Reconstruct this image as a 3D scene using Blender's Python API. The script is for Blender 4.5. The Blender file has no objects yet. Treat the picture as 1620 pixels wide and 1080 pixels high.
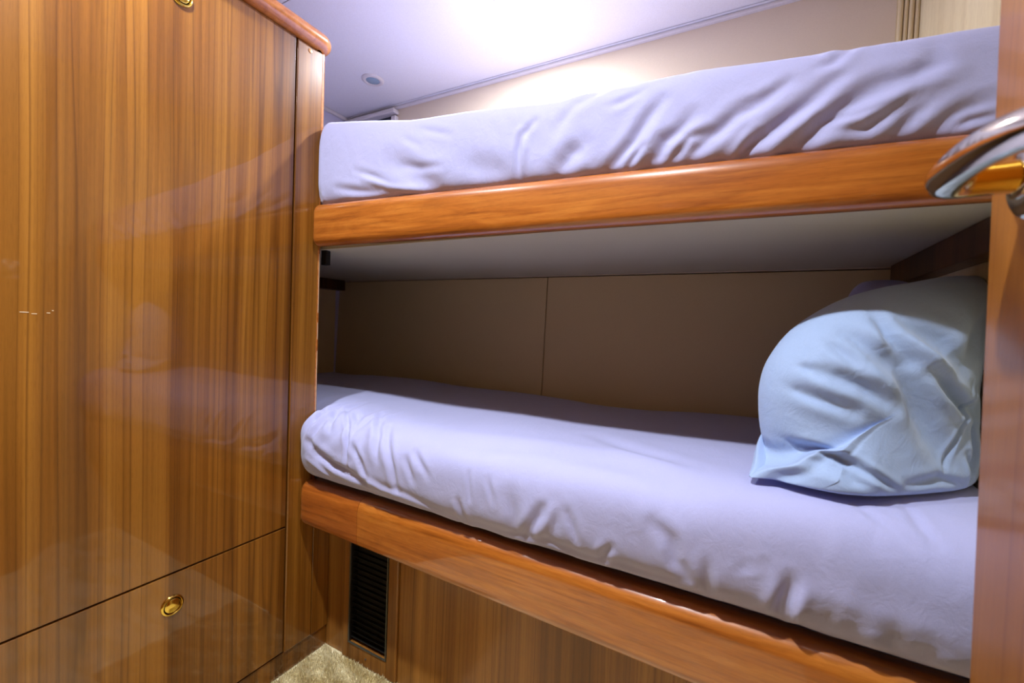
import bpy, bmesh, math, random
import numpy as np
from mathutils import Vector, Matrix

C = bpy.context.scene.collection
random.seed(7)

def lin(r, g, b):
    f = lambda c: (c/255/12.92) if c/255 <= .04045 else ((c/255+.055)/1.055)**2.4
    return (f(r), f(g), f(b), 1)

# ------------------------------------------------------------------ camera
cam_data = bpy.data.cameras.new('camera'); cam = bpy.data.objects.new('camera', cam_data); C.objects.link(cam)
X = Vector((0.87857614, 0.04846021, -0.47513742)); Y = Vector((0.47605855, -0.00893407, 0.8793682)); Z = Vector((0.03836946, -0.99878516, -0.03091916))
right = Vector((X[0], Y[0], Z[0])); down = Vector((X[1], Y[1], Z[1])); fwd = Vector((X[2], Y[2], Z[2]))
m = Matrix((( right.x, -down.x, -fwd.x), (right.y, -down.y, -fwd.y), (right.z, -down.z, -fwd.z)))
cam.matrix_world = Matrix.Translation((0, 0, .91)) @ m.to_4x4()
cam_data.sensor_width = 36; cam_data.lens = 689/1620*36; cam_data.clip_start = .02
cam_data.dof.use_dof = True; cam_data.dof.focus_distance = 1.15; cam_data.dof.aperture_fstop = 4.5
bpy.context.scene.camera = cam

# ------------------------------------------------------------------ world, exposure, lamps
w = bpy.data.worlds.new('world'); bpy.context.scene.world = w; w.use_nodes = True
w.node_tree.nodes['Background'].inputs[0].default_value = (.9, .9, 1, 1)
w.node_tree.nodes['Background'].inputs[1].default_value = .15
vs = bpy.context.scene.view_settings
vs.view_transform = 'Standard'; vs.look = 'None'; vs.gamma = 1; vs.use_curve_mapping = False
vs.exposure = 0.0
CEIL = 1.857
LAMPS = [((-.655, 1.11), 11, (.90, .94, 1.0)), ((-.84, .26), 7.4, (.89, .95, 1.0)), ((-.24, .24), 10.6, (.90, .95, 1.0))]
for (lx, ly), pw, col in LAMPS:
    l = bpy.data.lights.new('lamp_light', 'AREA'); l.shape = 'DISK'; l.size = .045; l.energy = pw; l.color = col; l.spread = math.radians(180 if ly > 1 else 126)
    o = bpy.data.objects.new('lamp_light', l); o.location = (lx, ly, CEIL-.0095); C.objects.link(o)
    l = bpy.data.lights.new('lens_glow', 'POINT'); l.energy = pw*.09; l.color = col; l.shadow_soft_size = .012   # sideways spill of the domed lens
    o = bpy.data.objects.new('lens_glow', l); o.location = (lx, ly, CEIL-.030); C.objects.link(o)

# ------------------------------------------------------------------ node materials
class NT:
    def __init__(s, name):
        s.m = bpy.data.materials.new(name); s.m.use_nodes = True; s.t = s.m.node_tree
        s.b = s.t.nodes['Principled BSDF']
    def n(s, typ, **kw):
        x = s.t.nodes.new(typ)
        for k, v in kw.items():
            if isinstance(k, str) and hasattr(x, k) and k not in x.inputs: setattr(x, k, v)
            else: x.inputs[k].default_value = v
        return x
    def l(s, a, b): s.t.links.new(a, b)
    def coords(s, scale, rot=(0, 0, 0)):
        tc = s.n('ShaderNodeTexCoord'); mp = s.n('ShaderNodeMapping')
        mp.inputs['Scale'].default_value = scale; mp.inputs['Rotation'].default_value = rot
        s.l(tc.outputs['Object'], mp.inputs[0]); return mp.outputs[0]
    def noise(s, vec, scale, detail=4, rough=.5, dist=0):
        x = s.n('ShaderNodeTexNoise'); x.inputs['Scale'].default_value = scale; x.inputs['Detail'].default_value = detail
        x.inputs['Roughness'].default_value = rough; x.inputs['Distortion'].default_value = dist
        s.l(vec, x.inputs['Vector']); return x.outputs['Fac']
    def ramp(s, fac, stops):
        r = s.n('ShaderNodeValToRGB'); e = r.color_ramp.elements
        while len(e) < len(stops): e.new(.5)
        for i, (p, c) in enumerate(stops): e[i].position = p; e[i].color = c
        s.l(fac, r.inputs[0]); return r.outputs[0]
    def mix(s, a, b, fac, mode='MIX'):
        x = s.n('ShaderNodeMix'); x.data_type = 'RGBA'; x.blend_type = mode
        for v, i in ((fac, 0), (a, 6), (b, 7)):
            if hasattr(v, 'links'): s.l(v, x.inputs[i])
            else: x.inputs[i].default_value = v
        return x.outputs[2]
    def bump(s, h, strength, dist, prev=None):
        x = s.n('ShaderNodeBump'); x.inputs['Strength'].default_value = strength; x.inputs['Distance'].default_value = dist
        s.l(h, x.inputs['Height'])
        if prev: s.l(prev, x.inputs['Normal'])
        return x.outputs[0]

def plain(name, col, rough=.5, metal=0, coat=0, bump=0, bscale=200):
    t = NT(name); t.b.inputs['Base Color'].default_value = col; t.b.inputs['Roughness'].default_value = rough
    t.b.inputs['Metallic'].default_value = metal; t.b.inputs['Coat Weight'].default_value = coat; t.b.inputs['Coat Roughness'].default_value = .05
    v = t.coords((1, 1, 1)); nz = t.noise(v, bscale, 3)
    t.l(t.mix(col, tuple(c*.9 for c in col[:3])+(1,), nz), t.b.inputs['Base Color'])
    if bump: t.l(t.bump(nz, bump, .001), t.b.inputs['Normal'])
    return t.m

def veneer(name, along, light, mid, dark, rough=.3, coat=1.0, coat_rough=.04, band=1.0, stripes=1.0):
    """straight-grained teak veneer; along = axis of the grain"""
    t = NT(name)
    def sc(a, b): v = [b, b, b]; v[along] = a; return tuple(v)
    def warped(v, amp):
        wn = t.n('ShaderNodeTexNoise'); wn.inputs['Scale'].default_value = 1; wn.inputs['Detail'].default_value = 1
        t.l(t.coords(sc(1.1, 3.0)), wn.inputs['Vector'])
        s1 = t.n('ShaderNodeVectorMath'); s1.operation = 'SUBTRACT'; t.l(wn.outputs['Color'], s1.inputs[0]); s1.inputs[1].default_value = (.5, .5, .5)
        s2 = t.n('ShaderNodeVectorMath'); s2.operation = 'SCALE'; t.l(s1.outputs[0], s2.inputs[0]); s2.inputs['Scale'].default_value = amp
        s3 = t.n('ShaderNodeVectorMath'); s3.operation = 'ADD'; t.l(v, s3.inputs[0]); t.l(s2.outputs[0], s3.inputs[1]); return s3.outputs[0]
    B_ = band
    broad = t.noise(warped(t.coords(sc(.20, 9*B_)), .3), 1, 2, .5)
    medium = t.noise(warped(t.coords(sc(.15, 34*B_)), .5), 1, 3, .6)
    fine = t.noise(warped(t.coords(sc(.6, 190)), 2), 1, 3, .6)
    pores = t.noise(t.coords(sc(45, 1500)), 1, 2, .6)
    c = t.mix(t.ramp(medium, [(.34, dark), (.48, mid), (.64, light)]), t.ramp(broad, [(.36, dark), (.5, mid), (.64, light)]), .55)
    c = t.mix(c, t.ramp(fine, [(.34, (.66, .62, .56, 1)), (.56, (1.04, 1.03, 1.02, 1))]), .6*stripes, 'MULTIPLY')
    ln = t.noise(warped(t.coords(sc(.05, 15*B_)), .22), 1, 1, .5)
    for ctr in (.43, .5, .57):
        c = t.mix(c, t.ramp(ln, [(ctr-.011, (1, 1, 1, 1)), (ctr, (.52, .46, .40, 1)), (ctr+.004, (1, 1, 1, 1))]), .75*stripes, 'MULTIPLY')
    c = t.mix(c, t.ramp(pores, [(.30, (.72, .68, .62, 1)), (.5, (1, 1, 1, 1))]), .6, 'MULTIPLY')
    t.l(c, t.b.inputs['Base Color'])
    t.b.inputs['Roughness'].default_value = rough; t.b.inputs['Coat Weight'].default_value = coat
    t.b.inputs['Coat Roughness'].default_value = coat_rough; t.b.inputs['Specular IOR Level'].default_value = .3
    return t.m

def solid_wood(name, light, mid, dark):
    """varnished solid cherry / teak, grain along x with flowing figure"""
    t = NT(name)
    fig = t.noise(t.coords((2.6, 12, 20)), 1.0, 6, .6, 2.2)
    wv = t.noise(t.coords((3.0, 60, 85)), 1, 4, .6, .9)
    po = t.noise(t.coords((60, 900, 900)), 1, 2)
    c = t.mix(t.ramp(fig, [(.3, dark), (.48, mid), (.68, light)]), t.ramp(wv, [(.3, dark), (.5, mid), (.66, light)]), .5)
    c = t.mix(c, t.ramp(po, [(.3, (.7, .66, .6, 1)), (.5, (1, 1, 1, 1))]), .5, 'MULTIPLY')
    t.l(c, t.b.inputs['Base Color']); t.b.inputs['Roughness'].default_value = .35
    t.b.inputs['Coat Weight'].default_value = 1; t.b.inputs['Coat Roughness'].default_value = .05
    return t.m

def fabric(name, col, wr=.5):
    t = NT(name)
    v = t.coords((1, 1, 1))
    big = t.noise(t.coords((6, 6, 6)), 1, 3)
    weave = t.noise(v, 900, 2)
    wrk = t.noise(t.coords((38, 22, 30), (0, .5, .3)), 1, 5, .62, 1.2)
    wr2 = t.noise(t.coords((90, 70, 60), (.4, -.6, 0)), 1, 4, .6, .8)
    c = t.mix(col, tuple(x*.90 for x in col[:3])+(1,), big)
    c = t.mix(c, t.ramp(weave, [(.3, (.93, .93, .93, 1)), (.7, (1.0, 1.0, 1.0, 1))]), 1.0, 'MULTIPLY')
    t.l(c, t.b.inputs['Base Color'])
    t.b.inputs['Roughness'].default_value = .85; t.b.inputs['Sheen Weight'].default_value = .25; t.b.inputs['Sheen Roughness'].default_value = .5
    t.b.inputs['Specular IOR Level'].default_value = .25
    n1 = t.bump(wrk, wr, .006); n2 = t.bump(wr2, wr*.5, .003, n1); n3 = t.bump(weave, .25, .0006, n2)
    t.l(n3, t.b.inputs['Normal']); return t.m

def vinyl(name, col):
    t = NT(name)
    big = t.noise(t.coords((2.5, 2.5, 2.5)), 1, 3)
    fine = t.noise(t.coords((260, 260, 900)), 1, 3)
    c = t.mix(col, tuple(x*.93 for x in col[:3])+(1,), big)
    c = t.mix(c, t.ramp(fine, [(.35, (.95, .94, .93, 1)), (.6, (1, 1, 1, 1))]), .8, 'MULTIPLY')
    t.l(c, t.b.inputs['Base Color']); t.b.inputs['Roughness'].default_value = .45
    t.l(t.bump(fine, .2, .0006), t.b.inputs['Normal']); return t.m

M = {}
M['veneer'] = veneer('teak_veneer', 2, lin(168, 113, 42), lin(133, 82, 24), lin(90, 50, 12), band=1.0)
M['veneer_low'] = veneer('satin_veneer', 2, lin(178, 124, 56), lin(150, 98, 40), lin(112, 68, 24), rough=.4, coat=.35, coat_rough=.15, band=.8)
M['veneer_dark'] = veneer('dark_veneer', 2, lin(96, 52, 22), lin(72, 38, 14), lin(46, 22, 8), rough=.4, coat=.3, coat_rough=.1)
M['door'] = veneer('door_veneer', 2, lin(156, 98, 36), lin(138, 82, 26), lin(114, 62, 16), rough=.4, coat=.45, coat_rough=.12, band=.7, stripes=.5)
M['rail'] = solid_wood('varnished_cherry', lin(200, 124, 48), lin(176, 98, 30), lin(124, 62, 16))
M['rail_shaded'] = solid_wood('varnished_cherry_shaded', lin(190, 108, 40), lin(162, 84, 24), lin(112, 52, 14))  # mattress shade on the lower rail's left end, put into the colour
M['trim_wood'] = solid_wood('moulding_wood', lin(214, 138, 62), lin(192, 112, 42), lin(148, 80, 26))
M['ceiling'] = vinyl('ceiling_vinyl', lin(240, 238, 242))
M['hull'] = vinyl('cream_vinyl', lin(220, 198, 152))
M['hull_top'] = vinyl('peach_vinyl', lin(226, 207, 182))
M['cream_grain'] = veneer('cream_wallpaper', 2, lin(236, 220, 176), lin(226, 208, 164), lin(212, 192, 146), rough=.5, coat=0, band=1.0, stripes=.12)
M['pale'] = vinyl('pale_wall', lin(206, 202, 226))
M['white'] = plain('white_trim', lin(226, 218, 216), .35)
M['under'] = vinyl('grey_white_board', lin(206, 198, 176))
M['sheet'] = fabric('lavender_cotton', lin(184, 185, 230), .18)
M['blue'] = fabric('pale_blue_cotton', lin(172, 194, 234), .25)
M['brass'] = plain('polished_brass', lin(232, 196, 96), .12, 1)
M['nickel'] = plain('polished_nickel', lin(226, 214, 190), .09, 1)
M['gold'] = plain('polished_gold', lin(232, 184, 70), .09, 1)
M['black'] = plain('black_gap', lin(18, 12, 8), .7)
M['fin'] = plain('dark_fin_metal', lin(40, 39, 35), .45, .3, bump=.4, bscale=120)
M['grey'] = plain('grey_metal', lin(120, 122, 118), .35, .8)
M['maple_plug'] = plain('pale_wood_plug', lin(206, 150, 92), .3)
M['scuff'] = plain('white_scuff_glint', lin(235, 215, 180), .6)  # door scuffs, and the painted glint on the post edge
def emis(name, col, st):
    t = NT(name); t.b.inputs['Emission Color'].default_value = col; t.b.inputs['Emission Strength'].default_value = st; t.b.inputs['Base Color'].default_value = (.8, .8, .8, 1); return t.m
M['lit'] = emis('lit_lens', (.92, .94, 1, 1), 40)
M['lens'] = plain('frosted_blue_lens', lin(150, 172, 190), .15)
M['glass_dark'] = plain('dark_window_glass', lin(48, 50, 62), .08)
def carpet():
    t = NT('cream_carpet'); v = t.coords((1, 1, 1))
    big = t.noise(t.coords((7, 26, 1), (0, 0, .9)), 1, 3, .5, .5); f = t.noise(v, 420, 3)
    c = t.mix(t.ramp(big, [(.35, lin(214, 194, 138)), (.6, lin(244, 232, 192))]), t.ramp(f, [(.3, (.8, .77, .7, 1)), (.6, (1, 1, 1, 1))]), .8, 'MULTIPLY')
    t.l(c, t.b.inputs['Base Color']); t.b.inputs['Roughness'].default_value = .95
    t.l(t.bump(f, .4, .002), t.b.inputs['Normal']); return t.m
M['carpet'] = carpet()

# ------------------------------------------------------------------ mesh helpers
def link(name, bm, mat, parent=None, smooth=False):
    me = bpy.data.meshes.new(name); bmesh.ops.recalc_face_normals(bm, faces=bm.faces)
    bm.to_mesh(me); bm.free(); me.materials.append(M[mat])
    if smooth:
        for p in me.polygons: p.use_smooth = True
        me.set_sharp_from_angle(angle=math.radians(48))
    o = bpy.data.objects.new(name, me); C.objects.link(o)
    if parent: o.parent = parent
    return o
def box_bm(p0, p1, bev=0, seg=2, bm=None):
    bm2 = bmesh.new(); r = bmesh.ops.create_cube(bm2, size=1)
    for v in bm2.verts:
        v.co = Vector([(p0[i]+p1[i])/2 + v.co[i]*(p1[i]-p0[i]) for i in range(3)])
    if bev: bmesh.ops.bevel(bm2, geom=list(bm2.edges), offset=bev, segments=seg, profile=.5, affect='EDGES', clamp_overlap=True)
    if bm is None: return bm2
    me = bpy.data.meshes.new('tmp'); bm2.to_mesh(me); bm2.free(); bm.from_mesh(me); bpy.data.meshes.remove(me); return bm
def loc(p, base): return tuple(p[i]-base[i] for i in range(3))
def box(name, p0, p1, mat, parent=None, bev=0, seg=2, base=(0, 0, 0)):
    o = link(name, box_bm(loc(p0, base), loc(p1, base), bev, seg), mat, parent, False)
    if bev:
        for p in o.data.polygons: p.use_smooth = True
        ang = o.modifiers.new('wn', 'WEIGHTED_NORMAL'); ang.keep_sharp = True; ang.weight = 100
    return o
def lathe_bm(prof, n=40, axis='z', center=(0, 0, 0), bm=None):
    bm = bm or bmesh.new(); rings = []
    for r, h in prof:
        ring = []
        for i in range(n):
            a = 2*math.pi*i/n; p = (r*math.cos(a), r*math.sin(a), h)
            if axis == 'x': p = (p[2], p[0], p[1])
            elif axis == '-x': p = (-p[2], p[0], p[1])
            ring.append(bm.verts.new(Vector(p)+Vector(center)))
        rings.append(ring)
    for a, b in zip(rings, rings[1:]):
        for i in range(n): bm.faces.new((a[i], a[(i+1) % n], b[(i+1) % n], b[i]))
    bm.faces.new(rings[0][::-1]); bm.faces.new(rings[-1]); return bm
def sweep_bm(pts, radii, n=24, flat=None, bm=None):
    bm = bm or bmesh.new(); pts = [Vector(p) for p in pts]; rings = []
    up = Vector((0, 0, 1))
    for i, p in enumerate(pts):
        t = (pts[min(i+1, len(pts)-1)]-pts[max(i-1, 0)]).normalized()
        s = t.cross(up).normalized(); u = s.cross(t).normalized(); ring = []
        ra, rb = radii[i] if isinstance(radii[i], tuple) else (radii[i], radii[i])
        for k in range(n):
            a = 2*math.pi*k/n; ring.append(bm.verts.new(p+s*math.cos(a)*ra+u*math.sin(a)*rb))
        rings.append(ring)
    for a, b in zip(rings, rings[1:]):
        for k in range(n): bm.faces.new((a[k], a[(k+1) % n], b[(k+1) % n], b[k]))
    bm.faces.new(rings[0][::-1]); bm.faces.new(rings[-1]); return bm
def empty(name, label, cat, at, group=None):
    o = bpy.data.objects.new(name, None); o.location = at; C.objects.link(o); o.empty_display_size = .05
    o['label'] = label; o['category'] = cat
    if group: o['group'] = group
    return o
def tag(o, label, cat, group=None):
    o['label'] = label; o['category'] = cat
    if group: o['group'] = group
    return o
def struct(o): o['kind'] = 'structure'; return o

# ------------------------------------------------------------------ the room
XL, XR, YN = -1.70, .336, -1.10
def hully(z): return 1.382 + .035*z
struct(box('floor', (XL, YN, -.04), (XR+.02, 1.5, 0), 'carpet'))
# hull wall (leans a little outwards): panels with narrow joints
wb = struct(link('wall_back', box_bm((XL, 1.470, 0), (XR+.02, 1.50, CEIL)), 'black'))
def lean_panel(x0, x1, z0, z1, mat='hull'):
    bm = bmesh.new(); V = []
    for x, y, z in ((x0, hully(z0), z0), (x1, hully(z0), z0), (x1, hully(z1), z1), (x0, hully(z1), z1)): V.append(bm.verts.new((x, y, z)))
    B = [bm.verts.new(v.co+Vector((0, .018, 0))) for v in V]
    bm.faces.new(V); bm.faces.new(B[::-1])
    for i in range(4): bm.faces.new((V[i], B[i], B[(i+1) % 4], V[(i+1) % 4]))
    bmesh.ops.bevel(bm, geom=list(bm.edges), offset=.0012, segments=1, affect='EDGES')
    return link('panel', bm, mat, wb)
lean_panel(XL, -.6345, 0, 1.094); lean_panel(-.6315, XR, 0, 1.094); lean_panel(XL, XR, 1.097, CEIL, 'hull_top')
struct(box('wall_right', (XR, YN, 0), (XR+.03, 1.5, CEIL), 'cream_grain'))
wl = struct(box('wall_left', (XL-.03, YN, 0), (XL, 1.5, CEIL), 'pale'))
box('panel', (XL, .80, .40), (XL+.004, 1.395, 1.094), 'hull', wl, .001, 1)
struct(box('wall_front', (XL, YN-.03, 0), (XR+.03, YN, CEIL), 'veneer_low'))
struct(box('wall_left_aisle', (-1.03, YN, 0), (-1.0, .165, CEIL), 'veneer'))
ce = struct(link('ceiling', box_bm((XL-.03, YN-.03, CEIL+.02), (XR+.03, 1.5, CEIL+.05)), 'black'))
box('panel', (XL, .8325, CEIL), (XR, 1.425, CEIL+.02), 'ceiling', ce, .001, 1)
box('panel', (XL, YN, CEIL), (XR, .8305, CEIL+.02), 'ceiling', ce, .001, 1)
box('panel', (XL, 1.4282, CEIL-.001), (XR, 1.47, CEIL+.02), 'ceiling', ce, .001, 1)
# cove strip under the ceiling on the hull side, left side, and the beaded corner strip
struct(box('trim_1', (XL, 1.434, CEIL-.013), (XR, 1.46, CEIL-.0012), 'white', None, .004, 3))
struct(box('trim_2', (XL, YN, CEIL-.016), (XL+.012, 1.434, CEIL-.0002), 'white', None, .004, 3))
bm = bmesh.new()
for k, (xa, r) in enumerate(((.298, .0055), (.309, .0045), (.3195, .0055), (.331, .005))):
    lathe_bm([(r, 1.10), (r, CEIL-.012)], 12, 'z', (xa, 1.437, 0), bm)
box_bm((.291, 1.440, 1.10), (XR, 1.452, CEIL-.012), 0, 1, bm)
t3 = struct(link('trim_3', bm, 'hull'))
# window frame high on the hull, mostly hidden by the upper mattress
WX0, WX1, WZ0, WZ1 = -1.685, -1.385, 1.64, 1.838
wn = struct(link('window_1', box_bm((WX0+.012, 1.4435, WZ0+.012), (WX1-.012, 1.4465, WZ1-.012)), 'glass_dark'))
for a, b in (((WX0, 1.412, WZ1-.018), (WX1, 1.4465, WZ1)), ((WX0, 1.424, WZ0), (WX1, 1.446, WZ0+.026)),
             ((WX0, 1.424, WZ0+.0265), (WX0+.026, 1.446, WZ1-.0265)), ((WX1-.026, 1.424, WZ0+.0265), (WX1, 1.446, WZ1-.0265))):
    box('window_frame', a, b, 'white', wn, .004, 3)

# downlights
def downlight(x, y, label, lit):
    r = empty('downlight', label, 'ceiling light', (x, y, CEIL), 'round recessed downlights')
    link('trim_ring', lathe_bm([(.026, -.001), (.026, -.005), (.031, -.0075), (.038, -.006), (.0425, -.002), (.0425, -.0003)], 48), 'white', r, True)
    link('lens', lathe_bm([(.0255, -.0015), (.0255, -.004), (.020, -.0062), (.010, -.0075), (.002, -.0078)], 40), 'lit' if lit else 'lens', r, True)
    return r
downlight(-1.335, 1.246, 'small unlit downlight with white ring in ceiling near the far corner', False)
downlight(-.655, 1.11, 'lit downlight glowing white at the top edge of the picture above the upper bunk', True)
downlight(LAMPS[1][0][0], LAMPS[1][0][1], 'lit ceiling downlight over the aisle in front of the wardrobe', True)
downlight(LAMPS[2][0][0], LAMPS[2][0][1], 'lit ceiling downlight over the aisle beside the open door', True)

# ------------------------------------------------------------------ wardrobe on the left
B0 = (-1.0, .44, 0)
wd = empty('wardrobe', 'tall glossy teak wardrobe with flush brass pulls, filling the left side', 'wardrobe', B0)
L = lambda n, a, b, mat, par=wd, bev=0, seg=2: box(n, a, b, mat, par, bev, seg, B0 if par is wd else B0)
L('carcass', (-1.69, .175, .01), (-1.021, .762, 1.60), 'veneer_dark')
door = L('door', (-1.02, .205, .3895), (-1.0, .6885, 1.5985), 'veneer', wd, .0012, 2)
drw = L('drawer', (-1.02, .205, .066), (-1.0, .6885, .3855), 'veneer', wd, .0012, 2)
L('stile', (-1.02, .6925, .060), (-.9995, .770, 1.5985), 'veneer', wd, .003, 3)
L('side_panel', (-1.02, .7705, .060), (-.9998, .8230, .3840), 'veneer', wd, .0012, 2)
L('stile', (-1.02, .172, .06), (-1.0, .2015, 1.5985), 'veneer', wd, .002, 2)
L('plinth', (-1.03, .172, .001), (-1.006, .822, .0585), 'veneer', wd, .001, 1)
# rounded corner post
bm = lathe_bm([(.0085, .402), (.0085, 1.598)], 24, 'z', (-1.0075-B0[0], .7655-B0[1], 0))
link('corner_bead', bm, 'trim_wood', wd, True)
for z0, z1 in ((.52, .83), (.86, .905), (.93, 1.085), (1.22, 1.245)):
    L('worn_edge_glint', (-.99915, .7663, z0), (-.9988, .7676, z1), 'scuff', wd)  # pale strips: worn corner edge together with its specular line, painted as colour
L('back_post', (-1.06, .7625, .40), (-1.0085, .7735, 1.598), 'trim_wood', wd, .002, 2)
# bullnose top moulding
bm = bmesh.new(); prof = []
for i in range(13):
    a = math.pi*(-.5+i/12); prof.append((.022*math.cos(a), .021*math.sin(a)))
path = [(.172, 0), (.777, 0)]
rings = []
def off(y, dx, dz, corner):
    return
pts = []
for y in (.172, .70): pts.append(((-.997, y), (1, 0)))
for k in range(9):
    a = k/8*math.pi/2; pts.append(((-.997-.018+.018*math.cos(a), .768-.018+.018*math.sin(a)), (math.cos(a), math.sin(a))))
pts.append(((-1.69, .768), (0, 1)))
for (px, py), (nx, ny) in pts:
    ring = [bm.verts.new((px-nx*.03-B0[0], py-ny*.03-B0[1], 1.6212+.021))]
    ring = [bm.verts.new((px-nx*.04-B0[0], py-ny*.04-B0[1], 1.6212-.021))]
    for c, s in prof: ring.append(bm.verts.new((px+nx*c-B0[0], py+ny*c-B0[1], 1.6212+s)))
    ring.append(bm.verts.new((px-nx*.04-B0[0], py-ny*.04-B0[1], 1.6212+.021)))
    rings.append(ring)
for a, b in zip(rings, rings[1:]):
    for i in range(len(a)-1): bm.faces.new((a[i], b[i], b[i+1], a[i+1]))
bmesh.ops.delete(bm, geom=[v for v in bm.verts if not v.link_faces], context='VERTS')
link('top_moulding', bm, 'trim_wood', wd, True)
L('top_board', (-1.69, .175, 1.6005), (-1.025, .742, 1.641), 'veneer_dark')
link('plug', lathe_bm([(.0055, 0), (.0055, .0012), (.004, .0016)], 20, 'x', (0.0003, .727-B0[1], 1.585)), 'maple_plug', wd, True)
def pull(par, y, z):
    c = (0, y-B0[1], z)
    o = link('flush_pull', lathe_bm([(.0150, .0004), (.0150, .0024), (.0165, .0042), (.0185, .0040), (.0200, .0022), (.0205, .0004)], 48, 'x', c), 'brass', par, True)
    link('button', lathe_bm([(.0138, .0006), (.0138, .0030), (.0125, .0040), (.001, .0042)], 40, 'x', c), 'brass', o, True)
pull(door, .444, 1.531); pull(drw, .444, .322)
for (y, z, ln, sl) in ((.232, .905, .010, .1), (.245, .903, .006, -.1), (.262, .905, .004, .2), (.268, .909, .002, 1)):
    bm = bmesh.new(); box_bm((0, y-B0[1], z), (.0004, y-B0[1]+ln, z+.0011), 0, 1, bm)
    link('scuff', bm, 'scuff', door)

# ------------------------------------------------------------------ bunks
def rail_mesh(name, x0, x1, yf0, yf1, th, zb0, zb1, zt0, zt1, base, mat, par, r=.018, lend=True, n=40):
    """rounded rail whose height and front line taper slightly along x"""
    bm = bmesh.new(); rings = []
    xs = [x0+(x1-x0)*i/n for i in range(n+1)]
    ins = [0]*(n+1)
    if lend:
        e = [x0+.026*(1-math.cos(k/8*math.pi/2)) for k in range(9)]
        xs = e + [x for x in xs if x > x0+.03]; ins = [.026*(1-math.sin(k/8*math.pi/2)) for k in range(9)]+[0]*(len(xs)-9)
    for x, q in zip(xs, ins):
        f = (x-x0)/(x1-x0); yf = yf0+(yf1-yf0)*f+q; zb = zb0+(zb1-zb0)*f+q*.35; zt = zt0+(zt1-zt0)*f-q*.35; yb = yf0+(yf1-yf0)*f+th
        P = []
        for (cy, cz, a0) in ((yf+r, zb+r*1.1, -90), (yf+r, zt-r*1.3, 180)):
            for k in range(7):
                a = math.radians(a0-90*k/6) if a0 == -90 else math.radians(180-90*k/6)
                rz = r*1.1 if a0 == -90 else r*1.3
                P.append((cy+r*math.cos(a), cz+rz*math.sin(a)))
        P += [(yb-.006, zt), (yb, zt-.006), (yb, zb+.003), (yb-.003, zb)]
        rings.append([bm.verts.new((x-base[0], y-base[1], z-base[2])) for y, z in P])
    for a, b in zip(rings, rings[1:]):
        for i in range(len(a)): bm.faces.new((a[i], a[(i+1) % len(a)], b[(i+1) % len(a)], b[i]))
    bm.faces.new(rings[0][::-1]); bm.faces.new(rings[-1])
    o = link(name, bm, mat, par, True)
    return o

BL = (-.33, .80, 0)
lb = empty('lower_bunk', 'built-in lower bunk with cherry front rail, its left end coloured in mattress shade, and teak base panel', 'bunk bed', BL)
rail_mesh('front_rail', -.998, -.7795, .716, .716, .055, .385, .380, .497, .495, BL, 'rail_shaded', lb, .022, True, 8)
rail_mesh('front_rail', -.7785, .330, .716, .716, .055, .380, .356, .495, .482, BL, 'rail', lb, .022, False, 40)
box('platform', (-1.69, .7775, .40), (.330, 1.39, .455), 'veneer_dark', lb, 0, 1, BL)
box('base_panel', (-.7385, .8235, .001), (.330, .84, .3995), 'veneer_low', lb, .001, 1, BL)
box('corner_panel', (-1.030, .8235, .001), (-.9345, .84, .3995), 'veneer_low', lb, .001, 1, BL)

VB = (-.84, .8235, 0)
vt = empty('vent_grille', 'dark louvred air vent in a wooden frame below the lower bunk rail', 'vent', VB)
for n_, a, b in (('frame', (-.934, .8165, .002), (-.9085, .835, .385)), ('frame', (-.771, .8165, .002), (-.7395, .835, .385)),
              ('frame', (-.908, .8165, .002), (-.7715, .835, .048)), ('frame', (-.908, .8165, .338), (-.7715, .835, .385))):
    box(n_, a, b, 'veneer_low', vt, .003, 2, VB)
box('backing', (-.908, .842, .0485), (-.7715, .846, .3375), 'black', vt, 0, 1, VB)
box('shade_liner', (-.9083, .8188, .0508), (-.9068, .8415, .3352), 'black', vt, 0, 1, VB)  # added black strip that paints shade over the frame's lit inner side
rim = bmesh.new()
for a, b in (((-.9085, .815, .0475), (-.9055, .8185, .3385)), ((-.7745, .815, .0475), (-.7715, .8185, .3385)), ((-.9055, .815, .0475), (-.7745, .8185, .0505)), ((-.9055, .815, .3355), (-.7745, .8185, .3385))):
    box_bm(loc(a, VB), loc(b, VB), 0, 1, rim)
link('rim', rim, 'grey', vt)
sl_me = None
for k in range(18):
    z = .058+k*.0158
    if sl_me is None:
        bm = bmesh.new(); box_bm((-.0664, -.005, -.0006), (.0664, .005, .0006), .0003, 1, bm)
        bmesh.ops.rotate(bm, verts=bm.verts, cent=(0, 0, 0), matrix=Matrix.Rotation(math.radians(-8), 3, 'X'))
        o = link('slat', bm, 'fin', vt); sl_me = o.data
    else:
        o = bpy.data.objects.new('slat', sl_me); C.objects.link(o); o.parent = vt
    o.location = (-.84-VB[0], .8285-VB[1], z)
link('screw', lathe_bm([(.0028, 0), (.0028, .0012), (.001, .002)], 12, 'x', (0, 0, 0)), 'grey', vt, True)
sc_ = [o for o in vt.children if o.name.startswith('screw')][0]
sc_.rotation_euler = (0, 0, -math.pi/2); sc_.location = (-.842-VB[0], .8164-VB[1], .025)

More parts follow.
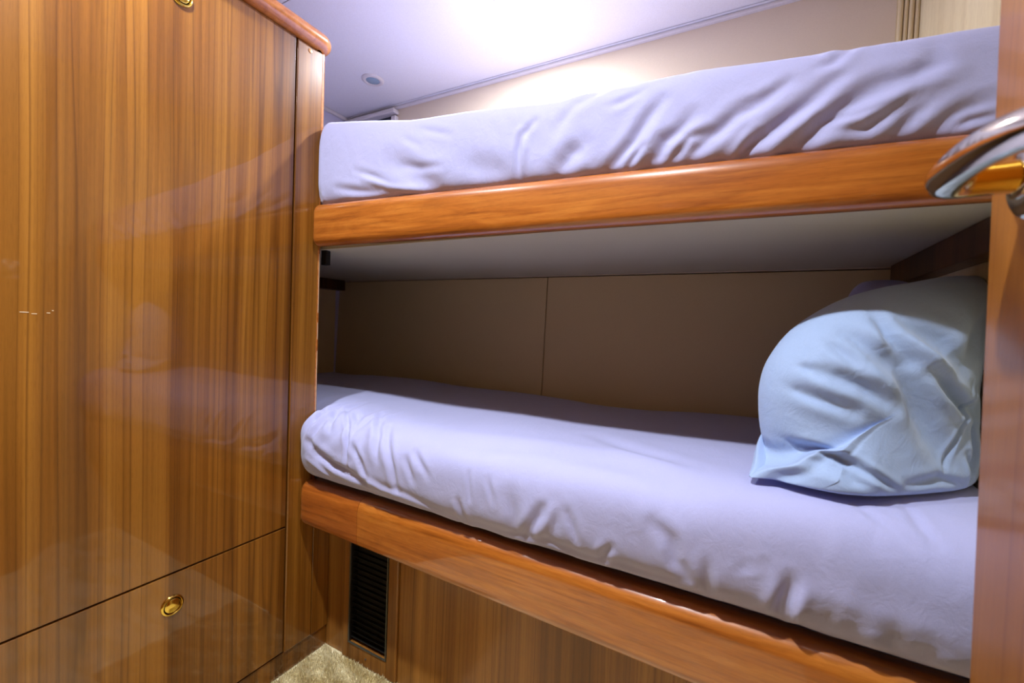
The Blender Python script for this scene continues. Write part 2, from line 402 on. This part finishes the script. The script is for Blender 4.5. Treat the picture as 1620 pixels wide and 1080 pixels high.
BU = (-.33, .80, 1.09)
ub = empty('upper_bunk', 'built-in upper bunk shelf with orange varnished cherry front rail', 'bunk bed', BU)
rail_mesh('front_rail', -.998, .330, .733, .752, .030, 1.1005, 1.092, 1.206, 1.176, BU, 'rail', ub, .017, True, 48)
box('underside_board', (-1.69, .784, 1.0990), (.330, 1.415, 1.115), 'under', ub, .001, 1, BU)
box('support_cleat', (.300, .80, 1.046), (.3345, 1.385, 1.0985), 'veneer_dark', ub, .002, 2, BU)
box('support_cleat', (-1.695, .80, 1.052), (-1.645, 1.405, 1.0985), 'veneer_dark', ub, .002, 2, BU)
box('bracket', (-1.022, .79, 1.060), (-1.002, .805, 1.0985), 'black', ub, .001, 1, BU)

# ------------------------------------------------------------------ mattresses
#GEO-BEGIN
def sm(a, b, x):
    t = np.clip((x-a)/(b-a), 0, 1); return t*t*(3-2*t)
def colxs(n):
    left = np.linspace(-1.66, -1.02, 40)
    mid = np.concatenate([np.linspace(-1.012, -.90, 56)[:-1], np.linspace(-.90, .329, n)])
    return np.concatenate([left, mid])
def mattress_base(xs, yf, A, zb, zt, yback, ex=.62, rim=.045, nf=74, nt=70, crown=.0, exb=.4, rail=None):
    """grid of base points; row parameter s = arc length from the front-bottom edge"""
    X = xs[None, :]
    # plan of the front line: full, then a rounded corner against the wardrobe, then behind it
    d = np.clip((-.995+rim-X)/rim, 0, 1)
    yfx = yf(X) + rim*(1-np.sqrt(np.clip(1-d*d, 0, 1)))*1.0
    yfx = np.where(X < -.997, np.maximum(yfx, .790), yfx)
    zbx, ztx = zb(X), zt(X)
    ph = np.linspace(-np.pi/2, np.pi/2, nf)
    P = []; Yc = yfx + A; rb, rz = rail; yb0 = np.maximum(rb, 0*Yc[0]); lo = np.where(X[0] < -.997, .800, rb)
    zr = rz(X)[0]
    for k in range(5):
        t = k/4.0; P.append(np.stack([X[0], yback+(lo-yback)*t, zbx[0]], 1))
    for k in range(1, 4):
        t = k/3.0; P.append(np.stack([X[0], lo, zbx[0]+(zr-zbx[0])*t], 1))
    for a in ph:
        c, s_ = np.cos(a), np.sin(a); lowr = s_ < 0
        y = Yc - A*np.abs(c)**(exb if lowr else ex)
        if lowr: y = np.maximum(y, yfx) ; y = np.minimum(y, np.maximum(lo, yfx[0])[None, :])
        z = (zr+ztx)/2 + (ztx-zr)/2*np.sign(s_)*np.abs(s_)**.72
        P.append(np.stack([X[0], y[0], z[0]], 1))
    i1 = len(P)-1
    for k in range(1, nt+1):
        t = (k/nt)**1.0; y = Yc[0]+(yback-Yc[0])*t
        edge = np.clip((t-.93)/.07, 0, 1)
        P.append(np.stack([X[0], y, ztx[0]+crown*np.sin(np.pi*min(t*1.2, 1))-.03*edge**2], 1))
    G = np.array(P)
    mid = G.shape[1]//2
    L = np.concatenate([[0], np.cumsum(np.linalg.norm(np.diff(G[:, mid, :], axis=0), axis=1))])
    S = L - L[8]
    return G, S
def up_base():
    xs = colxs(520)
    yf = lambda x: .742 + .014*sm(-.9, .33, x)
    zb = lambda x: 1.1165+0*x
    zt = lambda x: np.interp(x, [-1.66, -.965, -.70, -.36, -.084, .14, .235, .33], [1.425, 1.422, 1.379, 1.348, 1.345, 1.324, 1.318, 1.312])
    return xs, *mattress_base(xs, yf, .055, zb, zt, 1.405, .5, .028, exb=.28, rail=(.796, lambda x: 1.208-.0225*(x+.998)))
def low_base():
    xs = colxs(520)
    yf = lambda x: .700 + 0*x
    zb = lambda x: .4565+0*x
    zt = lambda x: .683+.006*np.sin(x*5+1)
    return xs, *mattress_base(xs, yf, .13, zb, zt, 1.395, .78, .045, exb=.62, rail=(.776, lambda x: .500-.010*(x+.998)))
#GEO-END
def seg_dist(PX, PS, pts):
    best = np.full(PX.shape, 1e9); tt = np.zeros(PX.shape); tot = len(pts)-1; sd = np.zeros(PX.shape)
    for i, ((x0, s0), (x1, s1)) in enumerate(zip(pts, pts[1:])):
        dx, ds = x1-x0, s1-s0; L2 = dx*dx+ds*ds
        t = np.clip(((PX-x0)*dx+(PS-s0)*ds)/L2, 0, 1)
        ex, es = PX-(x0+t*dx), PS-(s0+t*ds); d = np.hypot(ex, es)
        cr = (dx*es-ds*ex)/math.sqrt(L2)
        m_ = d < best; best = np.where(m_, d, best); tt = np.where(m_, (i+t)/tot, tt); sd = np.where(m_, cr, sd)
    return best, tt, sd
def fold(PX, PS, pts, width, amp):
    """valley (amp<0) or ridge (amp>0) fading at both ends, with a soft lip on the sides"""
    d, t, sd = seg_dist(PX, PS, pts)
    env = np.clip(np.sin(np.pi*np.clip(t*.86+.07, 0, 1)), 0, 1)**.7
    g = np.exp(-(d/width)**2) - .45*np.exp(-((d-1.9*width)/(1.1*width))**2)
    return amp*env*g
def wob(PX, PS, seed, n, f0, f1, ang0, ang1):
    r = np.random.RandomState(seed); out = np.zeros(PX.shape)
    wx = .02*np.sin(PX*9+PS*7+seed)+.012*np.sin(PX*23-PS*17); ws = .02*np.sin(PX*8-PS*11+2)
    for i in range(n):
        a = math.radians(r.uniform(ang0, ang1)); f = r.uniform(f0, f1)*2*math.pi
        out += np.sin((PX+wx)*math.cos(a)*f+(PS+ws)*math.sin(a)*f+r.uniform(0, 6.28))*r.uniform(.4, 1)
    return out/n**.5
def build_grid(name, G, D, mat, parent=None, base=(0, 0, 0), closed=True, zfloor=None):
    du = np.gradient(G, axis=1); dv = np.gradient(G, axis=0)
    N = np.cross(du, dv); N /= (np.linalg.norm(N, axis=2, keepdims=True)+1e-9)
    Q = G + N*D[..., None]
    if zfloor is not None: Q[..., 2] = np.maximum(Q[..., 2], zfloor)
    Q = Q - np.array(base)
    R_, K = Q.shape[:2]; verts = Q.reshape(-1, 3)
    idx = np.arange(R_*K).reshape(R_, K)
    a = idx; b = np.roll(idx, -1, axis=0) if closed else idx
    r_end = R_ if closed else R_-1
    nxt = np.roll(idx, -1, axis=0)
    F = np.stack([idx[:r_end, :-1], idx[:r_end, 1:], nxt[:r_end, 1:], nxt[:r_end, :-1]], -1).reshape(-1, 4)
    faces = [tuple(f) for f in F.tolist()]
    if closed: faces += [tuple(idx[::-1, 0].tolist()), tuple(idx[:, -1].tolist())]
    me = bpy.data.meshes.new(name); me.from_pydata(verts.tolist(), [], faces); me.update()
    bm = bmesh.new(); bm.from_mesh(me); bmesh.ops.recalc_face_normals(bm, faces=bm.faces); bm.to_mesh(me); bm.free()
    for p in me.polygons: p.use_smooth = True
    me.materials.append(M[mat]); o = bpy.data.objects.new(name, me); C.objects.link(o)
    if parent: o.parent = parent
    return o
#FOLDS
# creases of the two sheets: polyline in (x, arc length up the front), half width, height
UPF = [
([(-0.1422, 0.1414), (-0.1564, 0.1247), (-0.173, 0.1028), (-0.1872, 0.0794), (-0.2109, 0.0558), (-0.2322, 0.0381)], 0.009, -0.008),
([(-0.0949, 0.1088), (-0.1138, 0.0861), (-0.1351, 0.0733), (-0.1446, 0.0537), (-0.1612, 0.0366)], 0.009, -0.008),
([(-0.1707, 0.0705), (-0.1967, 0.0397)], 0.005, -0.005),
([(-0.0736, 0.0794), (-0.0972, 0.0733), (-0.1115, 0.0558), (-0.128, 0.0381)], 0.006, -0.006),
([(-0.0025, 0.1187), (-0.0286, 0.1028), (-0.0546, 0.0794), (-0.0807, 0.0603), (-0.0996, 0.0461)], 0.009, -0.008),
([(-0.0002, 0.0652), (-0.0144, 0.0479), (-0.0238, 0.0334)], 0.006, -0.007),
([(-0.2772, 0.0861), (-0.2985, 0.0733), (-0.3246, 0.0428)], 0.014, -0.009),
([(-0.1754, 0.1651), (-0.2109, 0.1513), (-0.2299, 0.1481)], 0.006, -0.003),
([(-0.2985, 0.1625), (-0.3269, 0.1247)], 0.009, -0.003),
([(-0.2441, 0.1886), (-0.2772, 0.1722), (-0.2985, 0.1625)], 0.009, -0.003),
([(0.0922, 0.1338), (0.0685, 0.1088), (0.0496, 0.0937), (0.0188, 0.0705), (-0.0025, 0.0498), (-0.012, 0.0381)], 0.009, -0.01),
([(0.1419, 0.1187), (0.1182, 0.1028), (0.0969, 0.0861), (0.0756, 0.0652), (0.059, 0.0498), (0.0425, 0.0366)], 0.011, -0.011),
([(0.0354, 0.1414), (0.0069, 0.1187), (-0.0191, 0.1028)], 0.007, -0.006),
([(0.1869, 0.1028), (0.1656, 0.0861), (0.1467, 0.0705), (0.1277, 0.058), (0.0993, 0.058)], 0.008, -0.008),
([(0.194, 0.0794), (0.1798, 0.0678), (0.1703, 0.0558), (0.1609, 0.0412)], 0.01, -0.009),
([(0.194, 0.1625), (0.194, 0.1377), (0.1751, 0.1247), (0.1443, 0.1187)], 0.01, -0.005),
([(0.1064, 0.1886), (0.0875, 0.1625), (0.0709, 0.1571)], 0.007, -0.005),
([(0.2556, 0.0537), (0.2343, 0.0498), (0.2224, 0.0428)], 0.005, -0.005),
([(0.2461, 0.0733), (0.2177, 0.0603), (0.2035, 0.0479), (0.1822, 0.035)], 0.011, -0.008),
([(0.2177, 0.1187), (0.1917, 0.1088), (0.1656, 0.0937), (0.1443, 0.0794), (0.123, 0.0603)], 0.01, 0.006),
([(0.0709, 0.0763), (0.1182, 0.0763), (0.1467, 0.0861)], 0.005, -0.003),
([(-0.7342, 0.098), (-0.6845, 0.0827), (-0.6466, 0.0652), (-0.5945, 0.0381)], 0.018, -0.009),
([(-0.7011, 0.0937), (-0.6466, 0.0827), (-0.5874, 0.0794)], 0.006, -0.003),
([(-0.8479, 0.0898), (-0.7934, 0.0763), (-0.7366, 0.058), (-0.6892, 0.0498)], 0.005, -0.003),
([(-0.8195, 0.0733), (-0.72, 0.0517), (-0.6395, 0.0381)], 0.006, 0.004),
([(-0.9143, 0.0603), (-0.8479, 0.0517), (-0.7769, 0.0444)], 0.006, -0.004),
([(-0.3743, 0.1448), (-0.4003, 0.1187), (-0.4051, 0.0937), (-0.4051, 0.0428)], 0.006, -0.005),
([(-0.4027, 0.1295), (-0.3932, 0.0937), (-0.4003, 0.0428)], 0.006, 0.003),
([(-0.6964, 0.1448), (-0.6395, 0.1187)], 0.006, -0.002),
([(-0.6514, 0.1599), (-0.5661, 0.1377)], 0.006, -0.002),
([(-0.5282, 0.0794), (-0.4785, 0.0652), (-0.424, 0.0498)], 0.02, -0.006),
([(-0.9774, 0.058), (-0.9794, 0.0397)], 0.006, -0.004)]
LOF = [
([(-0.9041, 0.2811), (-0.8219, 0.2066), (-0.8053, 0.168), (-0.8005, 0.1169)], 0.0045, -0.006),
([(-0.8053, 0.3009), (-0.7248, 0.2066), (-0.7058, 0.1538)], 0.006, -0.004),
([(-0.8124, 0.2811), (-0.739, 0.199), (-0.7295, 0.1538)], 0.01, 0.003),
([(-0.7224, 0.2443), (-0.6774, 0.1801), (-0.6608, 0.1482), (-0.6466, 0.0948)], 0.007, -0.006),
([(-0.7911, 0.1722), (-0.7579, 0.1412), (-0.739, 0.1072)], 0.006, -0.005),
([(-0.9428, 0.1538), (-0.9, 0.1296), (-0.8408, 0.1119), (-0.7982, 0.1072), (-0.7461, 0.0948)], 0.008, -0.008),
([(-0.9753, 0.2589), (-0.9509, 0.2352), (-0.9407, 0.2028)], 0.006, -0.005),
([(-0.9346, 0.2752), (-0.8953, 0.2266), (-0.8787, 0.1953)], 0.007, -0.006),
([(-0.8621, 0.2696), (-0.8195, 0.2397), (-0.8076, 0.2066)], 0.007, -0.004),
([(-0.6253, 0.1722), (-0.6016, 0.1296)], 0.006, -0.004),
([(-0.6087, 0.1915), (-0.5614, 0.1482)], 0.006, -0.003),
([(-0.9428, 0.1119), (-0.9041, 0.0987), (-0.8668, 0.0765)], 0.007, 0.004),
([(-0.9346, 0.0909), (-0.8668, 0.0661), (-0.7319, 0.0695)], 0.006, -0.004),
([(-0.7982, 0.1072), (-0.7437, 0.1029), (-0.694, 0.0872), (-0.6372, 0.0872), (-0.5874, 0.0765), (-0.5022, 0.0591)], 0.006, 0.0035),
([(-0.5377, 0.0555), (-0.4477, 0.0626), (-0.3696, 0.0626), (-0.2962, 0.073), (-0.2322, 0.0626), (-0.1683, 0.0695), (-0.1138, 0.0626), (-0.0594, 0.073)], 0.006, 0.0035),
([(-0.3056, 0.1412), (-0.3246, 0.1072), (-0.3388, 0.0836)], 0.008, -0.005),
([(-0.2843, 0.1482), (-0.2985, 0.1072)], 0.007, 0.003),
([(-0.2583, 0.1482), (-0.2464, 0.1226), (-0.2393, 0.0987)], 0.006, -0.003),
([(-0.4667, 0.1762), (-0.4572, 0.1226)], 0.004, -0.002),
([(-0.4856, 0.1169), (-0.4738, 0.0695)], 0.006, -0.004),
([(-0.4217, 0.1722), (-0.4051, 0.1296)], 0.005, -0.002),
([(-0.1801, 0.1072), (-0.1967, 0.0836)], 0.006, -0.004),
([(-0.1162, 0.1589), (-0.0878, 0.1412), (-0.0807, 0.1119), (-0.0594, 0.0909)], 0.009, -0.004),
([(-0.3696, 0.1538), (-0.3601, 0.1119), (-0.3601, 0.0765)], 0.012, -0.004),
([(0.0685, 0.1226), (0.0614, 0.0872), (0.0614, 0.0626)], 0.008, -0.008),
([(0.0827, 0.1169), (0.0662, 0.0555)], 0.008, 0.004),
([(0.1135, 0.1029), (0.1111, 0.0626)], 0.01, -0.005),
([(0.1798, 0.0987), (0.1893, 0.0591)], 0.01, -0.005),
([(0.2082, 0.0948), (0.2082, 0.0626)], 0.01, -0.005),
([(-0.038, 0.1169), (-0.0333, 0.0626)], 0.007, -0.004),
([(0.0022, 0.1226), (0.0401, 0.1412)], 0.004, -0.002),
([(0.1372, 0.0987), (0.1325, 0.0591)], 0.01, -0.004),
([(-0.308, 0.2539), (-0.1896, 0.2589), (-0.0712, 0.2309)], 0.025, -0.006),
([(-0.5566, 0.2309), (-0.4359, 0.2443), (-0.3293, 0.2642)], 0.02, -0.004),
([(-0.2914, 0.425), (-0.1612, 0.3362), (-0.0665, 0.2938)], 0.018, -0.004),
([(0.1396, 0.2589), (0.1609, 0.2309), (0.1917, 0.2028)], 0.006, -0.0015),
([(0.2011, 0.2873), (0.2082, 0.2309), (0.2201, 0.2105)], 0.006, -0.002),
([(-0.0002, 0.2184), (0.1111, 0.2184), (0.1561, 0.2028)], 0.03, 0.004)]
#FOLDS-END
def make_mattress(kind):
    xs, G, S = up_base() if kind == 'up' else low_base()
    PX = np.broadcast_to(xs[None, :], G.shape[:2]).copy(); PS = np.broadcast_to(S[:, None], G.shape[:2]).copy()
    D = np.zeros(PX.shape)
    H = .29 if kind == 'up' else .32
    front = sm(.0, .03, PS)
    for pts, wdt, amp in (UPF if kind == 'up' else LOF): D += fold(PX, PS, pts, wdt*1.15, amp*(.8 if kind == 'up' else 1.15))
    if kind == 'up':
        lim = sm(-.1, .0, PS)
        D += .0004*wob(PX, PS, 3, 9, 6, 14, 20, 60)*lim*sm(-.7, .1, PX) + .0012*wob(PX, PS, 5, 7, 1.5, 4, -50, 20)*lim
        D += .0002*wob(PX, PS, 8, 9, 18, 32, 20, 60)*lim
        D *= 1-.25*sm(.19, .25, PS)
    else:
        lim = front
        ft = 1-sm(.24, .34, PS)
        D += lim*(.0022*wob(PX, PS, 13, 7, 1.5, 3.5, 40, 140) + .0005*wob(PX, PS, 11, 9, 6, 13, -20, 25)*(.3+.7*ft) + .0002*wob(PX, PS, 9, 9, 12, 24, -30, 40))
        D += lim*sm(.2, .4, PS)*.0042*wob(PX, PS, 21, 6, 1.2, 3.4, 20, 100)
        # gathered corner near the wardrobe
        g = (1-sm(-.96, -.66, PX))*sm(.06, .14, PS)*(1-sm(.30, .40, PS))
        D += g*.0045*np.sin(PX*125+3*np.sin(PS*18)+1.5*np.sin(PX*40))*sm(.1, .2, PS)
    D *= sm(.0, .03, PS)
    D = np.where(PX < -.994, np.minimum(D, 0), D)
    D *= sm(.0, .02, PX+1.66)*sm(0, .004, .329-PX)
    D = np.where(PS < 0, 0, D)
    zf = (1.2080-.0225*(PX+.998)) if kind == 'up' else (.500-.010*(PX+.998))
    return G, D, np.where(PS > 0, zf, -9)
MB1 = (-.33, 1.0, 1.1165)
G, D, ZF = make_mattress('up')
um = build_grid('mattress', G, D, 'sheet', None, MB1, True, ZF); um.location = MB1
tag(um, 'mattress in a rumpled lavender grey sheet on the upper bunk', 'mattress', 'bunk mattresses')
MB2 = (-.33, 1.0, .4565)
G, D, ZF = make_mattress('low')
lm = build_grid('mattress', G, D, 'sheet', None, MB2, True, ZF); lm.location = MB2
tag(lm, 'mattress in a lavender sheet on the lower bunk, bulging over its rail', 'mattress', 'bunk mattresses')

# ------------------------------------------------------------------ pillows
def pillow(name, outline, bulge_front, bulge_back, n, folds, mat, nr=110, nth=540, label='', seed=0, wob_amp=.002, ear=None):
    P = np.array(outline, float)
    # closed Catmull-Rom resample
    pts = []; m_ = len(P); per = max(1, nth//m_)
    for i in range(m_):
        p0, p1, p2, p3 = P[i-1], P[i], P[(i+1) % m_], P[(i+2) % m_]
        for k in range(per):
            t = k/per
            pts.append(.5*((2*p1)+(-p0+p2)*t+(2*p0-5*p1+4*p2-p3)*t*t+(-p0+3*p1-3*p2+p3)*t**3))
    O_ = np.array(pts); K = len(O_); c = O_.mean(0)
    n = np.array(n, float); n /= np.linalg.norm(n); e1 = np.cross((0, 0, 1), n); e1 /= np.linalg.norm(e1); e2 = np.cross(n, e1)
    base = np.array([c[0], c[1], P[:, 2].min()])
    verts = []; rings = []
    def sheet(sign, T):
        R = []
        for j in range(1, nr+1):
            r = j/nr; of = O_-c; on_ = (of@n)[:, None]*n; q = c+(of-on_)*r+on_*r**2.4
            h = T*np.sqrt(np.clip(1-r**2.6, 0, 1))
            if ear is not None: h = h*(1-.88*np.exp(-(np.linalg.norm(q-np.array(ear), axis=1)/.055)**2))
            pe = (q-c)@e1; ps = (q-c)@e2
            dsp = np.zeros(K)
            if sign > 0:
                for f_ in folds: dsp += fold(pe, ps, f_[0], f_[1]*.9, f_[2]*1.3)
            dsp += wob_amp*wob(pe, ps, seed+3, 8, 4, 11, 0, 180)
            q = q + n*sign*(h+dsp*np.clip((1-r)*7, .0, 1))[:, None]
            if sign < 0 and j == nr: continue
            R.append(q)
        return R
    F = sheet(1, bulge_front); Bk = sheet(-1, bulge_back)
    allr = F + Bk[::-1]
    cf = allr[0].mean(0); cb = allr[-1].mean(0)
    V = np.concatenate(allr+[np.array([cf, cb])]) - base
    V[:, 0] = np.minimum(V[:, 0], XR-.004-base[0]); V[:, 2] = np.maximum(V[:, 2], .0)
    faces = []; nR = len(allr)
    for j in range(nR-1):
        for k in range(K): faces.append((j*K+k, j*K+(k+1) % K, (j+1)*K+(k+1) % K, (j+1)*K+k))
    ci = nR*K
    for k in range(K): faces.append((ci, (k+1) % K, k)); faces.append((ci+1, (nR-1)*K+k, (nR-1)*K+(k+1) % K))
    me = bpy.data.meshes.new(name); me.from_pydata(V.tolist(), [], faces)
    bm = bmesh.new(); bm.from_mesh(me); bmesh.ops.recalc_face_normals(bm, faces=bm.faces); bm.to_mesh(me); bm.free()
    for p in me.polygons: p.use_smooth = True
    me.materials.append(M[mat]); o = bpy.data.objects.new(name, me); C.objects.link(o); o.location = base
    tag(o, label, 'pillow')
    return o, c, e1, e2, n
#PILLOW
pillow('pillow', [[0.0131, 0.7666, 0.694], [0.0235, 0.8157, 0.7061], [0.0419, 0.8279, 0.7241], [0.0351, 0.8234, 0.7491], [0.0303, 0.8202, 0.7906], [0.0301, 0.8201, 0.832], [0.0398, 0.8266, 0.8736], [0.0676, 0.8451, 0.9212], [0.1045, 0.8697, 0.956], [0.145, 0.8967, 0.982], [0.1912, 0.9276, 1.0002], [0.2337, 0.9559, 1.011], [0.2814, 0.9877, 1.0232], [0.3205, 1.0138, 1.0276], [0.331, 1.0391, 1.0256], [0.331, 1.049, 0.9835], [0.331, 1.0562, 0.854], [0.331, 1.0555, 0.7664], [0.331, 1.0214, 0.694], [0.2904, 0.9111, 0.694], [0.228, 0.8405, 0.694], [0.1665, 0.7871, 0.694], [0.1269, 0.766, 0.694], [0.0968, 0.7631, 0.694], [0.0661, 0.7667, 0.694], [0.0437, 0.7742, 0.694]],
       .080, .085, (.555, -.832, 0),
       [
([(-0.0631, 0.0953), (-0.0345, 0.068), (-0.0099, 0.0475), (0.0128, 0.0016), (0.036, -0.0484), (0.0582, -0.0808)], 0.022, -0.012),
([(-0.1048, 0.0376), (-0.0658, 0.021), (-0.0255, -0.0065)], 0.012, -0.008),
([(-0.1484, 0.0153), (-0.1136, -0.0014), (-0.0746, -0.0182)], 0.01, -0.007),
([(0.0329, 0.0488), (0.0628, 0.0172), (0.1005, -0.0072), (0.1453, -0.0136)], 0.01, -0.01),
([(0.1375, 0.0337), (0.1162, -0.0033), (0.0835, -0.0476), (0.0553, -0.0954)], 0.004, -0.004),
([(-0.1625, -0.0588), (-0.1348, -0.0831), (-0.0925, -0.0933), (-0.083, -0.1218)], 0.014, -0.01),
([(-0.1583, -0.0658), (-0.097, -0.0827), (-0.033, -0.1215)], 0.006, -0.006),
([(0.134, -0.0248), (0.1299, -0.0762), (0.1166, -0.1131)], 0.01, -0.008),
([(0.1058, -0.0765), (0.1126, -0.1132)], 0.006, -0.005),
([(-0.0194, 0.1287), (-0.017, 0.0934), (0.0087, 0.0587)], 0.01, -0.007),
([(0.0124, 0.1158), (0.0577, 0.0854), (0.0878, 0.054)], 0.016, -0.008),
([(-0.0887, 0.0803), (-0.0674, 0.0457)], 0.01, -0.006),
([(-0.1243, 0.0475), (-0.1121, 0.0338)], 0.008, -0.005),
([(0.1442, 0.1536), (0.1244, 0.0986), (0.1038, 0.0545)], 0.02, -0.006),
([(-0.0488, 0.1099), (-0.0311, 0.0752)], 0.012, 0.006),
([(0.007, 0.0836), (0.0489, 0.0456)], 0.012, 0.006),
([(-0.018, -0.1142), (0.0402, -0.1064), (0.093, -0.1206)], 0.008, -0.004)],
       'blue', label='pale blue crumpled pillow propped against the right end of the lower bunk', seed=2, ear=[0.0131, 0.7666, 0.694])
cx_, cy_ = .262, 1.24
ol = []
for k in range(24):
    a = 2*math.pi*k/24; ca, sa = math.cos(a), math.sin(a)
    ol.append((cx_+.075*np.sign(ca)*abs(ca)**.6, cy_+.05*sa*.4, .878+.172*np.sign(sa)*abs(sa)**.6))
pillow('pillow', ol, .055, .06, (.1, -.99, .1), [([(-.1, .1), (.05, .02)], .02, -.008), ([(.0, .12), (.08, .0)], .02, -.006)],
       'sheet', nr=40, nth=200, label='lavender grey pillow standing upright, mostly hidden behind the pale blue pillow', seed=5)
#PILLOW-END

# ------------------------------------------------------------------ open door on the right with its lever handle
DB = (.21, .555, .01)
def door_leaf():
    bm = bmesh.new(); z0, z1 = .012, 1.80
    ye = lambda z: .557+.055*(z-.95)
    V = []
    for x in (.19, .226):
        for (y, z) in ((ye(z0), z0), (ye(z1), z1), (-.12, z1), (-.12, z0)): V.append(bm.verts.new((x, y, z)))
    bm.faces.new(V[:4]); bm.faces.new(V[4:][::-1])
    for i in range(4): bm.faces.new((V[i], V[4+i], V[4+(i+1) % 4], V[(i+1) % 4]))
    bmesh.ops.bevel(bm, geom=list(bm.edges), offset=.002, segments=2, affect='EDGES')
    return bm
dr = struct(link('door_1', door_leaf(), 'door'))
struct(box('trim_4', (.226, -.16, 0), (XR, -.122, CEIL), 'veneer'))
hy, hz = .487, 1.043
hd = link('door_handle', lathe_bm([(.034, .0), (.034, .003), (.031, .006), (.026, .0085), (.020, .0095)], 48, '-x', (.190, hy, hz)), 'nickel', dr, True)
link('neck', sweep_bm([(.181, hy, hz), (.172, hy, hz), (.160, hy, hz), (.150, hy, hz)], [.0135, .0125, .0122, .0130], 32), 'gold', hd, True)
link('collar', sweep_bm([(.1815, hy, hz), (.1805, hy, hz), (.178, hy, hz), (.1768, hy, hz)], [.0165, .0175, .0172, .0150], 32), 'nickel', hd, True)
pts = []; rad = []
for x_, y_, z_, a_, b_ in ((.1515, .487, 1.043, .0125, .0125), (.147, .4865, 1.043, .0133, .0133), (.142, .485, 1.043, .0138, .0138), (.1375, .481, 1.043, .0140, .0142), (.1348, .474, 1.0432, .0138, .0145),
            (.1335, .464, 1.0435, .0128, .0145), (.133, .450, 1.044, .0118, .0145), (.1335, .435, 1.0445, .0112, .0143), (.135, .418, 1.0447, .0108, .0140),
            (.138, .400, 1.0445, .0106, .0136), (.143, .383, 1.0435, .0104, .0130), (.149, .368, 1.042, .0100, .0120), (.154, .357, 1.0405, .0086, .0100), (.1565, .3515, 1.0395, .0060, .0070), (.1575, .349, 1.039, .0025, .003)):
    pts.append((x_, y_, z_)); rad.append((a_, b_))
link('lever', sweep_bm(pts, rad, 32), 'nickel', hd, True)

# ------------------------------------------------------------------ carpet pile in the corner that shows
rng = np.random.RandomState(4); nt_ = 18000
vx = []; fc = []
px = rng.uniform(-1.0, -.6, nt_); py = rng.uniform(.45, .815, nt_)
for i in range(nt_):
    a = rng.uniform(0, 6.28); h = rng.uniform(.006, .012)*(1+.25*math.sin(px[i]*60+py[i]*90)); r = .0020; lx, ly = rng.uniform(-.003, .003, 2)
    k = len(vx)
    for j in range(3): vx.append((px[i]+r*math.cos(a+2.09*j), py[i]+r*math.sin(a+2.09*j), .0005))
    vx.append((px[i]+lx, py[i]+ly, h))
    fc += [(k, k+1, k+3), (k+1, k+2, k+3), (k+2, k, k+3)]
me = bpy.data.meshes.new('carpet_pile'); me.from_pydata(vx, [], fc); me.materials.append(M['carpet'])
cp = bpy.data.objects.new('carpet_pile', me); C.objects.link(cp)
tag(cp, 'cream cut-pile carpet on the floor below the wardrobe and vent', 'carpet'); cp['kind'] = 'stuff'
